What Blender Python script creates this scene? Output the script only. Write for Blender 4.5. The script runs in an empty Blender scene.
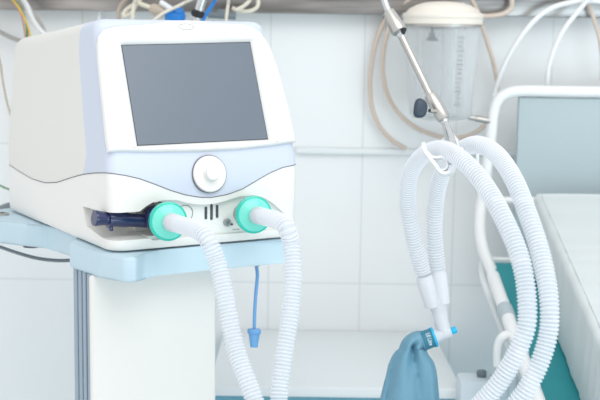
import bpy, bmesh, math, random
from mathutils import Vector, Matrix
random.seed(4)
PI = math.pi
S = bpy.context.scene
COL = S.collection

# ------------------------------------------------------------------ camera
F = 1200.0
TH, RO = math.radians(8.0), math.radians(-0.8)
CAM = Vector((0, 0, 1.45))
FWD = Vector((0, math.cos(TH), -math.sin(TH)))
_r0, _u0 = Vector((1, 0, 0)), Vector((0, math.sin(TH), math.cos(TH)))
RT = _r0 * math.cos(RO) - _u0 * math.sin(RO)
UP = _u0 * math.cos(RO) + _r0 * math.sin(RO)
cd = bpy.data.cameras.new('camera'); cam = bpy.data.objects.new('camera', cd); COL.objects.link(cam)
cd.sensor_width = 36; cd.lens = 36 * F / 600
m = Matrix((RT, UP, -FWD)).transposed().to_4x4(); m.translation = CAM
cam.matrix_world = m
cd.dof.use_dof = True; cd.dof.focus_distance = 1.72; cd.dof.aperture_fstop = 6.3
S.camera = cam

def ray(px, py): return FWD + RT * ((px - 300) / F) - UP * ((py - 200) / F)
def P(px, py, t): return CAM + ray(px, py) * t                     # t: depth along the view axis
def onY(px, py, Y):
    d = ray(px, py); return CAM + d * (Y / d.y)
def onZ(px, py, Z):
    d = ray(px, py); return CAM + d * ((Z - CAM.z) / d.z)

# ------------------------------------------------------------------ materials
def srgb(c):
    return tuple(((x / 255) / 12.92 if x / 255 <= .04045 else ((x / 255 + .055) / 1.055) ** 2.4) for x in c) + (1,)
def mat(name, c, rough=.45, metal=0, alpha=1, noise=0, nscale=40, bump=0, coat=0, transp=0, sss=0, ior=1.45):
    m = bpy.data.materials.new(name); m.use_nodes = True
    nt = m.node_tree; b = nt.nodes['Principled BSDF']; out = nt.nodes['Material Output']
    b.inputs['Base Color'].default_value = srgb(c)
    b.inputs['Roughness'].default_value = rough; b.inputs['Metallic'].default_value = metal
    b.inputs['Coat Weight'].default_value = coat; b.inputs['IOR'].default_value = ior
    if noise or bump:
        tc = nt.nodes.new('ShaderNodeTexCoord'); n = nt.nodes.new('ShaderNodeTexNoise')
        n.inputs['Scale'].default_value = nscale; n.inputs['Detail'].default_value = 4
        nt.links.new(tc.outputs['Object'], n.inputs['Vector'])
        if noise:
            mx = nt.nodes.new('ShaderNodeMix'); mx.data_type = 'RGBA'
            d = srgb(c); mx.inputs['A'].default_value = tuple(x * (1 - noise) for x in d[:3]) + (1,)
            mx.inputs['B'].default_value = tuple(min(1, x * (1 + noise)) for x in d[:3]) + (1,)
            nt.links.new(n.outputs['Fac'], mx.inputs['Factor']); nt.links.new(mx.outputs['Result'], b.inputs['Base Color'])
        if bump:
            bp = nt.nodes.new('ShaderNodeBump'); bp.inputs['Strength'].default_value = bump; bp.inputs['Distance'].default_value = .002
            nt.links.new(n.outputs['Fac'], bp.inputs['Height']); nt.links.new(bp.outputs['Normal'], b.inputs['Normal'])
    if transp:
        t = nt.nodes.new('ShaderNodeBsdfTransparent'); mx = nt.nodes.new('ShaderNodeMixShader')
        mx.inputs[0].default_value = transp
        nt.links.new(b.outputs[0], mx.inputs[1]); nt.links.new(t.outputs[0], mx.inputs[2]); nt.links.new(mx.outputs[0], out.inputs[0])
    return m
M = dict(
    shell=mat('warm white plastic', (220, 219, 215), .5, noise=.012, nscale=300),
    bezel=mat('white plastic', (226, 226, 224), .4, noise=.008, nscale=200),
    chin=mat('off white plastic', (229, 228, 225), .42, noise=.01, nscale=200),
    blue=mat('pale blue plastic', (199, 207, 222), .45, noise=.01, nscale=200),
    lcd=mat('grey screen', (107, 116, 127), .28, noise=.035, nscale=9),
    black=mat('black rubber', (28, 32, 40), .5, noise=.05),
    seam=mat('dark seam', (112, 112, 118), .6, noise=.05),
    navy=mat('navy plastic', (36, 44, 86), .18, noise=.06, coat=.4),
    slot=mat('dark slot', (70, 78, 84), .6, noise=.05),
    greyp=mat('grey plastic', (150, 156, 158), .35, noise=.05),
    tray=mat('light blue plastic', (188, 210, 221), .5, noise=.012, nscale=150),
    column=mat('cream column plastic', (222, 221, 217), .5, noise=.01, nscale=80),
    post=mat('blue grey aluminium', (150, 166, 180), .35, metal=.35, noise=.03),
    teal=mat('teal filter plastic', (34, 196, 176), .22, noise=.03, coat=.3, transp=.08),
    mint=mat('mint filter face', (120, 226, 208), .22, noise=.06, nscale=120, coat=.3, transp=.06),
    hose=mat('translucent white hose', (240, 242, 246), .35, noise=.01, transp=.30),
    hosewall=mat('thin hose wall', (220, 225, 232), .35, noise=.01, transp=.42),
    cuff=mat('white cuff', (232, 233, 237), .3, noise=.01, transp=.05),
    white=mat('white enamel', (230, 232, 233), .35, noise=.01),
    chrome=mat('brushed chrome', (200, 202, 204), .22, metal=1, noise=.08),
    steel=mat('satin steel', (186, 184, 180), .35, metal=1, noise=.08),
    knob=mat('dark slate knob', (48, 62, 76), .4, noise=.06),
    cyan=mat('cyan cap', (30, 178, 222), .35, noise=.03),
    cord=mat('blue cord', (104, 158, 208), .4, noise=.03),
    bag=mat('blue grey rubber', (104, 150, 172), .42, noise=.05, nscale=25, bump=.12),
    label=mat('deep teal band', (52, 122, 146), .4, noise=.03),
    ink=mat('white lettering', (232, 240, 242), .5, noise=.01),
    panel=mat('grey teal laminate', (170, 186, 190), .5, noise=.03, nscale=260, bump=.05),
    mattress=mat('pale vinyl', (204, 211, 212), .45, noise=.012, nscale=12, bump=.08),
    deck=mat('teal vinyl', (30, 138, 146), .5, noise=.06, nscale=30),
    railgrey=mat('grey sleeve', (176, 188, 194), .45, noise=.03),
    cream=mat('cream lid plastic', (228, 222, 212), .4, noise=.015),
    jar=mat('clear plastic jar', (222, 226, 228), .08, noise=.02, transp=.62),
    tick=mat('grey graduation ink', (150, 154, 156), .6, noise=.03),
    beige=mat('beige tubing', (212, 197, 184), .4, noise=.04, transp=.1),
    creamtube=mat('cream tubing', (226, 220, 204), .4, noise=.04),
    taupe=mat('taupe tubing', (184, 172, 156), .45, noise=.06),
    whitetube=mat('white tubing', (228, 230, 232), .35, noise=.02),
    darkhose=mat('dark grey cable', (112, 122, 128), .45, noise=.06),
    greycable=mat('grey cable', (168, 168, 164), .45, noise=.04),
    green=mat('green wire', (64, 128, 72), .45, noise=.05),
    yellow=mat('yellow wire', (218, 182, 76), .45, noise=.05),
    pink=mat('pink wire', (206, 150, 136), .45, noise=.05),
    bluep=mat('bright blue plastic', (30, 124, 204), .35, noise=.04),
    desk=mat('white laminate', (226, 231, 233), .45, noise=.008, nscale=20),
    deskbody=mat('muted blue cabinet', (112, 168, 186), .5, noise=.03),
    box=mat('pale grey enamel', (206, 216, 223), .45, noise=.02),
    floor=mat('grey vinyl floor', (220, 226, 228), .5, noise=.05, nscale=60),
)
# stainless rail: brown-grey steel, its long soft reflections painted in by noise
def rail_mat():
    m = bpy.data.materials.new('stainless rail'); m.use_nodes = True
    nt = m.node_tree; b = nt.nodes['Principled BSDF']
    tc = nt.nodes.new('ShaderNodeTexCoord'); mp = nt.nodes.new('ShaderNodeMapping'); n = nt.nodes.new('ShaderNodeTexNoise')
    mp.inputs['Scale'].default_value = (4, 4, 40); n.inputs['Scale'].default_value = 1.2; n.inputs['Detail'].default_value = 2
    cr = nt.nodes.new('ShaderNodeValToRGB')
    cr.color_ramp.elements[0].position = .3; cr.color_ramp.elements[0].color = srgb((112, 108, 106))
    cr.color_ramp.elements[1].position = .7; cr.color_ramp.elements[1].color = srgb((176, 171, 168))
    nt.links.new(tc.outputs['Object'], mp.inputs[0]); nt.links.new(mp.outputs[0], n.inputs['Vector'])
    nt.links.new(n.outputs['Fac'], cr.inputs[0]); nt.links.new(cr.outputs[0], b.inputs['Base Color'])
    b.inputs['Metallic'].default_value = .8; b.inputs['Roughness'].default_value = .34
    return m
M['rail'] = rail_mat()
def let_light_through(key, k):
    nt = M[key].node_tree; b = nt.nodes['Principled BSDF']; mx = [n for n in nt.nodes if n.type == 'MIX_SHADER'][0]
    tr = nt.nodes.new('ShaderNodeBsdfTranslucent'); tr.inputs[0].default_value = (.92, .93, .95, 1)
    m2 = nt.nodes.new('ShaderNodeMixShader'); m2.inputs[0].default_value = k
    nt.links.new(b.outputs[0], m2.inputs[1]); nt.links.new(tr.outputs[0], m2.inputs[2]); nt.links.new(m2.outputs[0], mx.inputs[1])
let_light_through('hose', .35); let_light_through('hosewall', .2); let_light_through('cuff', .3)
_nt = M['jar'].node_tree
_lw = _nt.nodes.new('ShaderNodeLayerWeight'); _lw.inputs['Blend'].default_value = .35
_mr = _nt.nodes.new('ShaderNodeMapRange'); _mr.inputs['To Min'].default_value = .80; _mr.inputs['To Max'].default_value = .05
_nt.links.new(_lw.outputs['Facing'], _mr.inputs['Value'])
_nt.links.new(_mr.outputs[0], [n for n in _nt.nodes if n.type == 'MIX_SHADER'][0].inputs[0])
TJ = onY(381, 283, 2.6)
def wall_mat():
    m = bpy.data.materials.new('white wall tiles'); m.use_nodes = True
    nt = m.node_tree; b = nt.nodes['Principled BSDF']
    tc = nt.nodes.new('ShaderNodeTexCoord'); mp = nt.nodes.new('ShaderNodeMapping'); br = nt.nodes.new('ShaderNodeTexBrick')
    mp.vector_type = 'TEXTURE'
    mp.inputs['Rotation'].default_value = (-PI / 2, 0, 0)
    mp.inputs['Location'].default_value = (TJ.x - .047, TJ.z, 0)
    br.offset = 0; br.squash = 1
    br.inputs['Scale'].default_value = 1; br.inputs['Brick Width'].default_value = .202; br.inputs['Row Height'].default_value = .3
    br.inputs['Mortar Size'].default_value = .0016; br.inputs['Mortar Smooth'].default_value = .3
    br.inputs['Color1'].default_value = srgb((232, 235, 236)); br.inputs['Color2'].default_value = srgb((233, 236, 237))
    br.inputs['Mortar'].default_value = srgb((212, 217, 219))
    nt.links.new(tc.outputs['Object'], mp.inputs[0]); nt.links.new(mp.outputs[0], br.inputs['Vector'])
    nt.links.new(br.outputs['Color'], b.inputs['Base Color']); b.inputs['Roughness'].default_value = .28
    return m
M['wall'] = wall_mat()

# ------------------------------------------------------------------ object helpers
def wm(o):
    mw = o.matrix_basis.copy(); p = o.parent
    while p: mw = p.matrix_basis @ mw; p = p.parent
    return mw
def tag(o, label=None, cat=None, group=None, kind=None):
    if label: o['label'] = label
    if cat: o['category'] = cat
    if group: o['group'] = group
    if kind: o['kind'] = kind
    return o
def thing(name, loc, label, cat, group=None, rz=0):
    o = bpy.data.objects.new(name, None); COL.objects.link(o); o.location = loc; o.rotation_euler = (0, 0, rz)
    o.empty_display_size = .05
    return tag(o, label, cat, group)
def mk(name, geo, mt, parent=None, local=False, smooth=True, angle=40, label=None):
    V, Fc = geo
    V = [Vector(v) for v in V]
    me = bpy.data.meshes.new(name)
    o = bpy.data.objects.new(name, me); COL.objects.link(o)
    if parent:
        o.parent = parent
        if not local:
            inv = wm(parent).inverted(); V = [inv @ v for v in V]
    else:
        c = sum(V, Vector()) / len(V); c.z = min(v.z for v in V)
        o.location = c; V = [v - c for v in V]
    me.from_pydata([tuple(v) for v in V], [], Fc)
    bm = bmesh.new(); bm.from_mesh(me)
    bmesh.ops.recalc_face_normals(bm, faces=bm.faces); bm.to_mesh(me); bm.free()
    me.materials.append(M[mt] if isinstance(mt, str) else mt)
    if smooth:
        for p in me.polygons: p.use_smooth = True
        me.set_sharp_from_angle(angle=math.radians(angle))
    if label: o['label'] = label
    return o
def join(*gs):
    V, Fc = [], []
    for v, f in gs:
        n = len(V); V += list(v); Fc += [[i + n for i in q] for q in f]
    return V, Fc
def from_bm(bm):
    bm.verts.index_update()
    V = [v.co.copy() for v in bm.verts]; Fc = [[v.index for v in f.verts] for f in bm.faces]
    bm.free(); return V, Fc
def xf(g, mtx): return [mtx @ Vector(v) for v in g[0]], g[1]
def box(c, s, bev=0, seg=2, rot=None):
    bm = bmesh.new(); bmesh.ops.create_cube(bm, size=1)
    for v in bm.verts: v.co = Vector((v.co.x * s[0], v.co.y * s[1], v.co.z * s[2]))
    if bev: bmesh.ops.bevel(bm, geom=list(bm.edges), offset=bev, segments=seg, profile=.5, affect='EDGES')
    g = from_bm(bm)
    mt = Matrix.Translation(c)
    if rot: mt = mt @ rot.to_4x4()
    return xf(g, mt)
def prism(poly, z0, z1, bev=0, seg=3):
    bm = bmesh.new()
    b = [bm.verts.new((p[0], p[1], z0)) for p in poly]; t = [bm.verts.new((p[0], p[1], z1)) for p in poly]
    n = len(poly); bm.faces.new(b[::-1]); bm.faces.new(t)
    for i in range(n): bm.faces.new((b[i], b[(i + 1) % n], t[(i + 1) % n], t[i]))
    if bev: bmesh.ops.bevel(bm, geom=list(bm.edges), offset=bev, segments=seg, profile=.5, affect='EDGES')
    return from_bm(bm)
def catmull(pts, n=12):
    pts = [Vector(p) for p in pts]
    if len(pts) < 3: return [pts[0].lerp(pts[-1], i / n) for i in range(n + 1)]
    e = [pts[0] * 2 - pts[1]] + pts + [pts[-1] * 2 - pts[-2]]
    out = []
    for i in range(1, len(e) - 2):
        p0, p1, p2, p3 = e[i - 1:i + 3]
        for k in range(n):
            t = k / n
            out.append(.5 * ((2 * p1) + (p2 - p0) * t + (2 * p0 - 5 * p1 + 4 * p2 - p3) * t * t + (3 * p1 - p0 - 3 * p2 + p3) * t ** 3))
    out.append(pts[-1].copy()); return out
def resample(pts, step):
    L = [0]
    for a, b in zip(pts, pts[1:]): L.append(L[-1] + (b - a).length)
    n = max(2, int(L[-1] / step)); out = []; j = 0
    for i in range(n + 1):
        d = L[-1] * i / n
        while j < len(L) - 2 and L[j + 1] < d: j += 1
        k = (d - L[j]) / max(1e-9, L[j + 1] - L[j]); out.append(pts[j].lerp(pts[j + 1], min(1, k)))
    return out, L[-1]
def sweep(pts, rad, seg=16, cap=True):
    """tube through pts; rad = number or list"""
    n = len(pts); R = rad if isinstance(rad, list) else [rad] * n
    T = [(pts[min(i + 1, n - 1)] - pts[max(i - 1, 0)]).normalized() for i in range(n)]
    a = Vector((0, 0, 1)) if abs(T[0].z) < .9 else Vector((1, 0, 0))
    u = (a - T[0] * a.dot(T[0])).normalized(); V = []; Fc = []
    for i in range(n):
        u = (u - T[i] * u.dot(T[i])).normalized(); w = T[i].cross(u)
        for k in range(seg):
            c = 2 * PI * k / seg; V.append(pts[i] + (u * math.cos(c) + w * math.sin(c)) * R[i])
    for i in range(n - 1):
        for k in range(seg):
            k2 = (k + 1) % seg; Fc.append([i * seg + k, i * seg + k2, (i + 1) * seg + k2, (i + 1) * seg + k])
    if cap: Fc.append(list(range(seg))[::-1]); Fc.append([(n - 1) * seg + k for k in range(seg)])
    return V, Fc
def tube(pts, r, seg=12, n=10): return sweep(catmull(pts, n), r, seg)
def corrugated(path, r, amp, pitch, seg=20):
    pts, L = resample(path, pitch / 4)
    R = []
    for i in range(len(pts)):
        R.append(r + amp * (1, .1, -1, .1)[i % 4])
    return sweep(pts, R, seg)
def lathe(prof, base, axis, seg=40, cap=True):
    """prof: list of (distance along axis, radius)"""
    ax = Vector(axis).normalized(); a = Vector((0, 0, 1)) if abs(ax.z) < .9 else Vector((1, 0, 0))
    u = (a - ax * a.dot(ax)).normalized(); w = ax.cross(u); V = []; Fc = []
    base = Vector(base)
    for d, r in prof:
        for k in range(seg):
            c = 2 * PI * k / seg; V.append(base + ax * d + (u * math.cos(c) + w * math.sin(c)) * max(r, 1e-5))
    n = len(prof)
    for i in range(n - 1):
        for k in range(seg):
            k2 = (k + 1) % seg; Fc.append([i * seg + k, i * seg + k2, (i + 1) * seg + k2, (i + 1) * seg + k])
    if cap: Fc.append(list(range(seg))[::-1]); Fc.append([(n - 1) * seg + k for k in range(seg)])
    return V, Fc
def rod(a, b, r, seg=20): return lathe([(0, r * .9), (r * .1, r), ((b - a).length - r * .1, r), ((b - a).length, r * .9)], a, b - a, seg)
def cable(name, pts, r, mt, label, cat='cable', seg=12):
    return tag(mk(name, tube(pts, r, seg), mt), label, cat)

# ------------------------------------------------------------------ setting
WY = 2.6
def wallpt(px, py, off=0): return onY(px, py, WY - off)
w = mk('wall_back', box((0, WY + .05, 1.3), (4.4, .1, 2.6)), 'wall', smooth=False); tag(w, kind='structure')
f = mk('floor', box((0, 1.3, -.05), (4.4, 2.7, .1)), 'floor', smooth=False); tag(f, kind='structure')
# long guard strip on the tiles
g0 = wallpt(296, 153); g1 = wallpt(600, 158)
gz = g0.z
V = box(((g0.x + 1.9) / 2, WY - .007, gz + .0065), (1.9 - g0.x, .014, .013), .003)
t_ = mk('trim_1', V, 'desk'); tag(t_, kind='structure')
# stainless service rail along the top
rz = onY(300, 13.5, WY - .05).z
V = join(box((0.1, WY - .025, rz + .09), (3.6, .05, .18), .003), box((0.1, WY - .056, rz + .06), (3.6, .012, .02), .003))
t_ = mk('trim_2', V, 'rail'); tag(t_, kind='structure')

# ------------------------------------------------------------------ desk
dz = onY(330, 330, WY).z
fr = onZ(300, 387, dz).y
xl = onZ(209, 387, dz).x; xr = onZ(462, 387, dz).x
desk = thing('counter', (0, 2.4, 0), 'white counter top with blue cabinet below, against the tiled wall between ventilator and bed', 'counter')
xb = onY(434, 330, WY - .02).x
poly = [(xl, fr), (xr, fr), (xb, WY - .002), (xl, WY - .002)]
mk('counter_top', prism(poly, dz - .02, dz, .003), 'desk', desk)
mk('cabinet', prism([(xl + .01, fr + .012), (xr - .012, fr + .012), (xb - .014, WY - .01), (xl + .01, WY - .01)], 0, dz - .02), 'deskbody', desk, smooth=False)

# ------------------------------------------------------------------ ventilator
YAW = .548; VO = Vector((-.271, 1.6949, 1.1350))
W_, D_, ZM, ZT, LEAN = .315, .478, .112, .3290, .349
TL = math.tan(LEAN)
vent = thing('medical_ventilator', VO, 'white and pale blue medical ventilator with grey screen standing on the cart tray', 'ventilator', rz=YAW)
VW = wm(vent); VI = VW.inverted()
NF = VW.to_3x3() @ Vector((0, -1, 0))
def yf(z):
    x = z - ZM; wv = .022
    return TL * .5 * (x + math.sqrt(x * x + wv * wv)) - TL * .5 * wv * .5
def lray(px, py):
    a = VI @ CAM; d = VI.to_3x3() @ ray(px, py); return a, d
def front(px, py, off=0):                       # pixel -> (x, z) on the front surface
    a, d = lray(px, py); y = 0; p = a
    for _ in range(30):
        p = a + d * ((y - a.y) / d.y); y = yf(p.z) - off
    return p.x, p.z
def leftside(px, py):
    a, d = lray(px, py); p = a + d * (-a.x / d.x)
    for _ in range(8): p = a + d * ((XS(p.z) - a.x) / d.x)
    return p.y, p.z
def fpt(x, z, off=0):
    s = (yf(z + .002) - yf(z - .002)) / .004; n = Vector((0, -1, s)).normalized()
    return Vector((x, yf(z), z)) + n * off
KT = .082                                      # how much the top falls towards the back
def ztop(y): return ZT - KT * (y - yf(ZT))
SEGS = [('L', 26), ('c', 8), ('F', 60), ('c', 8), ('R', 14), ('c', 6), ('B', 10), ('c', 6)]
def XS(z): return .010 * max(0, z - ZM) / .2
def plan(z, inset=0):
    """closed outline at height z: rear left -> front left -> front right -> rear"""
    k = max(0, z - ZM)
    x0 = XS(z) + inset; x1 = W_ + .001 - .021 * (k / .2) ** 1.6 - inset
    y0 = yf(z) + inset; y1 = D_ - .022 * k / .2 - inset
    kk = min(1, max(0, (z - .04) / .06)); r = max(.004, (.020 - .004 * kk) - inset * .5); rb = max(.004, .022 - inset)
    if z < .04: r = .024 - .004 * max(0, z) / .04
    pts = []; us = []
    def line(a, b, n, s, e):
        for i in range(n): t = i / n; pts.append((a[0] + (b[0] - a[0]) * t, a[1] + (b[1] - a[1]) * t)); us.append((s, t))
    def arc(c, rr, a0, a1, n, s):
        for i in range(n):
            t = i / n; a = a0 + (a1 - a0) * t; pts.append((c[0] + rr * math.cos(a), c[1] + rr * math.sin(a))); us.append((s, t))
    line((x0, y1 - rb), (x0, y0 + r), 26, 'L', 0)
    arc((x0 + r, y0 + r), r, PI, 1.5 * PI, 8, 'cl')
    line((x0 + r, y0), (x1 - r, y0), 60, 'F', 0)
    arc((x1 - r, y0 + r), r, 1.5 * PI, 2 * PI, 8, 'cr')
    line((x1, y0 + r), (x1, y1 - rb), 14, 'R', 0)
    arc((x1 - rb, y1 - rb), rb, 0, PI / 2, 6, 'br')
    line((x1 - rb, y1), (x0 + rb, y1), 10, 'B', 0)
    arc((x0 + rb, y1 - rb), rb, PI / 2, PI, 6, 'bl')
    return pts
NP = 26 + 8 + 60 + 8 + 14 + 6 + 10 + 6
# seam height per perimeter index
sideS = [leftside(*p) for p in [(9.5, 165), (20, 172), (32, 179), (45, 183), (57, 182.5), (70, 178), (82, 174.5), (95, 173), (106, 173)]]
frontS = [front(*p) for p in [(112, 174), (125, 175.5), (140, 179), (155, 184.5), (170, 190.5), (185, 195), (200, 197.5), (212, 197.5), (228, 194.5), (243, 189), (258, 180), (270, 173), (283, 167.5), (296, 165)]]
def interp(tab, x):
    tab = sorted(tab)
    if x <= tab[0][0]: return tab[0][1]
    for a, b in zip(tab, tab[1:]):
        if x <= b[0]:
            t = (x - a[0]) / (b[0] - a[0]); return a[1] + (b[1] - a[1]) * t
    return tab[-1][1]
base_plan = plan(ZM)
def seam_z(i):
    x, y = base_plan[i]
    zl = interp(sideS, y); zf = interp(frontS, x)
    if i < 26: return zl
    if i < 34: t = (i - 26) / 8; return zl * (1 - t) + zf * t
    if i < 102: return zf
    zr = frontS[-1][1]
    if i >= 126:
        t = (i - 126) / (NP - 126); return zr * (1 - t) + sideS[0][1] * t
    return zr
SEAM = [seam_z(i) for i in range(NP)]
def vpt(i, z, inset=0, rise=0):
    x, y = plan(z, inset)[i]; return Vector((x, y, z + rise))
_pc = {}
def pl(z, ins=0):
    k = (round(z, 5), round(ins, 5))
    if k not in _pc: _pc[k] = plan(z, ins)
    return _pc[k]
def surf(i, z, ins=0):
    x, y = pl(z, ins)[i]; return Vector((x, y, z))
# lower housing (closed)
rings = []
for ins, z in [(.007, -.004), (.003, -.0025), (.0008, .001), (0, .008)]: rings.append([surf(i, z, ins) for i in range(NP)])
for k in range(1, 9): rings.append([surf(i, .008 + (SEAM[i] - .008) * k / 8) for i in range(NP)])
def skin(rings, closed=True, cap0=False, cap1=False):
    V = [p for r in rings for p in r]; n = len(rings[0]); Fc = []
    for a in range(len(rings) - 1):
        for i in range(n if closed else n - 1):
            j = (i + 1) % n; Fc.append([a * n + i, a * n + j, (a + 1) * n + j, (a + 1) * n + i])
    if cap0: Fc.append(list(range(n))[::-1])
    if cap1: Fc.append([(len(rings) - 1) * n + i for i in range(n)])
    return V, Fc
def planar_lid(ring):                       # inner ring + centre fan closes the seam-wavy top
    c = sum(ring, Vector()) / len(ring); c.z = sum(p.z for p in ring) / len(ring); return c
g = skin(rings, True, True, False)
c = planar_lid(rings[-1]); n0 = len(g[0]); g[0].append(c); b0 = (len(rings) - 1) * NP
for i in range(NP): g[1].append([b0 + i, b0 + (i + 1) % NP, n0])
lower = mk('lower_housing', g, 'chin', vent, local=True)
def cutter(pxs, y0, y1, shrink=1):
    pts = [front(*p) for p in pxs]; n = len(pts)
    pts = [(x, min(z, 9)) for x, z in pts]
    cx = sum(p[0] for p in pts) / n; cz = sum(p[1] for p in pts) / n
    V = [Vector((x, y0, z)) for x, z in pts] + [Vector((cx + (x - cx) * shrink, y1, cz + (z - cz) * shrink)) for x, z in pts]
    Fc = [list(range(n)), [n + i for i in range(n)][::-1]] + [[i, (i + 1) % n, n + (i + 1) % n, n + i] for i in range(n)]
    return V, Fc
def smooth_loop(pts, n=5):
    q = [Vector((x, y, 0)) for x, y in pts]; N = len(q); out = []
    for i in range(N):
        p0, p1, p2, p3 = q[i - 1], q[i], q[(i + 1) % N], q[(i + 2) % N]
        for k in range(n):
            t = k / n
            v = .5 * ((2 * p1) + (p2 - p0) * t + (2 * p0 - 5 * p1 + 4 * p2 - p3) * t * t + (3 * p1 - p0 - 3 * p2 + p3) * t ** 3)
            out.append((v.x, v.y))
    return out
def carve(o, geo, cutmat):
    co = mk('cut', geo, cutmat, vent, local=True, smooth=False)
    md = o.modifiers.new('b', 'BOOLEAN'); md.operation = 'DIFFERENCE'; md.object = co; md.solver = 'EXACT'
    bpy.context.view_layer.update()
    dg = bpy.context.evaluated_depsgraph_get()
    me = bpy.data.meshes.new_from_object(o.evaluated_get(dg)); o.modifiers.clear()
    old = o.data; o.data = me; bpy.data.meshes.remove(old); cm = co.data
    bpy.data.objects.remove(co); bpy.data.meshes.remove(cm)
    me.set_sharp_from_angle(angle=math.radians(35))
panelcut = smooth_loop([(148, 211), (158, 201.5), (175, 200), (190, 203.5), (206, 204.5), (222, 202), (240, 196.5), (256, 195.5), (267, 199.5), (276, 206), (286, 216), (287, 227), (270, 230.5), (235, 233.5), (200, 236), (165, 239), (150, 238)])
carve(lower, cutter(panelcut, -.05, .007), 'chin')
zt_ = front(125, 212.5)[1]; zl_ = front(125, 240.5)[1]
yz = [leftside(82, 206), leftside(96, 210), (.02, zt_), (-.05, zt_), (-.05, zl_), (.010, zl_), leftside(101, 237), leftside(86, 226)]
xe = front(150, 225)[0]
n_ = len(yz)
carve(lower, ([Vector((-.03, y, z)) for y, z in yz] + [Vector((xe, y * .92, z)) for y, z in yz],
    [list(range(n_)), [n_ + i for i in range(n_)][::-1]] + [[i, (i + 1) % n_, n_ + (i + 1) % n_, n_ + i] for i in range(n_)]), 'chin')
cav = [(138, 212.5), (146, 206), (153, 202), (165, 202), (172, 212), (172, 230), (160, 237), (140, 238.5)]
carve(lower, cutter(cav, -.05, .05, .96), 'chin')

# upper housing, split into the rear cover and the pale blue front frame
ZE = ZT - .013
def upper_rings(i0, i1, off=0):
    """rings over perimeter indices i0..i1 from the seam to the rounded top"""
    idx = list(range(i0, i1 + 1)); R = []
    zs = 22
    for k in range(zs + 1):
        row = []
        for q in idx:
            i = q % NP; z0 = SEAM[i] + .0006
            pe = pl(ZE)[i]; q_ = min(1, max(0, (pe[1] - yf(ZE)) / .2)); RZ = .013 + .013 * q_; zt = ZT - RZ - KT * (pe[1] - yf(ZE))
            z = z0 + (zt - z0) * k / zs
            row.append(surf(i, z, -off) if True else None)
        R.append(row)
    for k in range(1, 9):
        a = PI / 2 * k / 8
        row = []
        for q in idx:
            i = q % NP; pe = pl(ZE)[i]; q_ = min(1, max(0, (pe[1] - yf(ZE)) / .2)); RZ = .013 + .013 * q_; zt = ZT - RZ - KT * (pe[1] - yf(ZE))
            ins = (.015 + .011 * q_) * (1 - math.cos(a)) - off; up = RZ * math.sin(a)
            x, y = pl(zt, ins)[i]; row.append(Vector((x, y, zt + up)))
        R.append(row)
    return R
# boundary between cover and frame on the left side wall: a slanted curve, so the rows are re-timed along the wall
LB = [leftside(*p) for p in [(79, 176), (84, 165), (86.5, 150), (86, 140), (83.5, 110), (81.5, 80), (79.5, 55), (79, 40), (80, 30)]]
LB = [(z, y) for y, z in LB]
full = upper_rings(0, NP - 1)
lapply = []
NL = 26
cover_rows, frame_rows = [], []
for row in full:
    a = row[:NL]                                  # left wall, rear -> front
    yb = interp(LB, a[-1].z)
    y_rear, y_front = a[0].y, row[NL].y
    yb = min(max(yb, y_front + .004), y_rear - .02)
    def at(y, row=row):                           # point of the wall at depth y
        seq = row[:NL + 1]
        for p, q in zip(seq, seq[1:]):
            if q.y <= y <= p.y or q is seq[-1]:
                t = (p.y - y) / max(1e-6, p.y - q.y); return p.lerp(q, min(1, max(0, t)))
    cover = [row[k] for k in range(NP - 34, NP)]      # back + rear corners ... right wall stays with the frame
    left = [at(y_rear + (yb - y_rear) * k / 18) for k in range(19)]
    cover_rows.append(row[102:NP] + left)
    fr_ = [at(yb + (y_front - yb) * k / 6) for k in range(6)] + row[NL:103]
    frame_rows.append(fr_)
cv = skin(cover_rows, False)
top = [r for r in full[-1]]
n0 = len(cv[0]); cv = (cv[0] + top, cv[1] + [[n0 + i for i in range(NP)]])
mk('rear_cover', cv, 'shell', vent, local=True)
mk('front_frame', skin(frame_rows, False), 'blue', vent, local=True)
def seamline(pts, r=.0007): return sweep(pts, r, 6)
mk('housing_seam', join(seamline([surf(i, SEAM[i] + .0003, -.0002) for i in list(range(0, 102))])), 'seam', vent, local=True)
# bezel around the screen
sc = [front(*p) for p in [(121, 45), (250, 42), (268, 139.5), (137, 146)]]
out = [(97.5, 60), (96.8, 45), (98, 36), (103, 30.5), (112, 27.8), (130, 26.2), (150, 25), (158, 23.2), (168, 21.6), (184, 20.8), (198, 21.6), (208, 23.6), (222, 24.3), (240, 25), (251, 28), (260, 34), (268, 46), (275, 64), (282.5, 90), (289, 115), (294.5, 142.6),
       (270, 146), (240, 149.5), (200, 151.8), (150, 152.3), (120, 151.6), (107.5, 152.2), (105.5, 140), (101, 95)]
outl = [front(*p) for p in out]
cx = sum(p[0] for p in sc) / 4; cz = sum(p[1] for p in sc) / 4
def hit(poly, a):
    d = (math.cos(a), math.sin(a)); best = None
    for i in range(len(poly)):
        p, q = poly[i], poly[(i + 1) % len(poly)]
        ex, ez = q[0] - p[0], q[1] - p[1]; den = d[0] * ez - d[1] * ex
        if abs(den) < 1e-12: continue
        wx, wz = p[0] - cx, p[1] - cz
        t = (wx * ez - wz * ex) / den; s = (wx * d[1] - wz * d[0]) / den
        if t > 0 and -1e-6 <= s <= 1 + 1e-6: best = t if best is None else min(best, t)
    return (cx + d[0] * best, cz + d[1] * best)
angs = sorted([2 * PI * k / 140 for k in range(140)] + [math.atan2(p[1] - cz, p[0] - cx) % (2 * PI) for p in sc] + [math.atan2(p[1] - cz, p[0] - cx) % (2 * PI) for p in outl])
def loop(poly, off, grow=0):
    r = []
    for a in angs:
        p = hit(poly, a); L = math.hypot(p[0] - cx, p[1] - cz); k = (L + grow) / L
        r.append(fpt(cx + (p[0] - cx) * k, cz + (p[1] - cz) * k, off))
    return r
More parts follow.
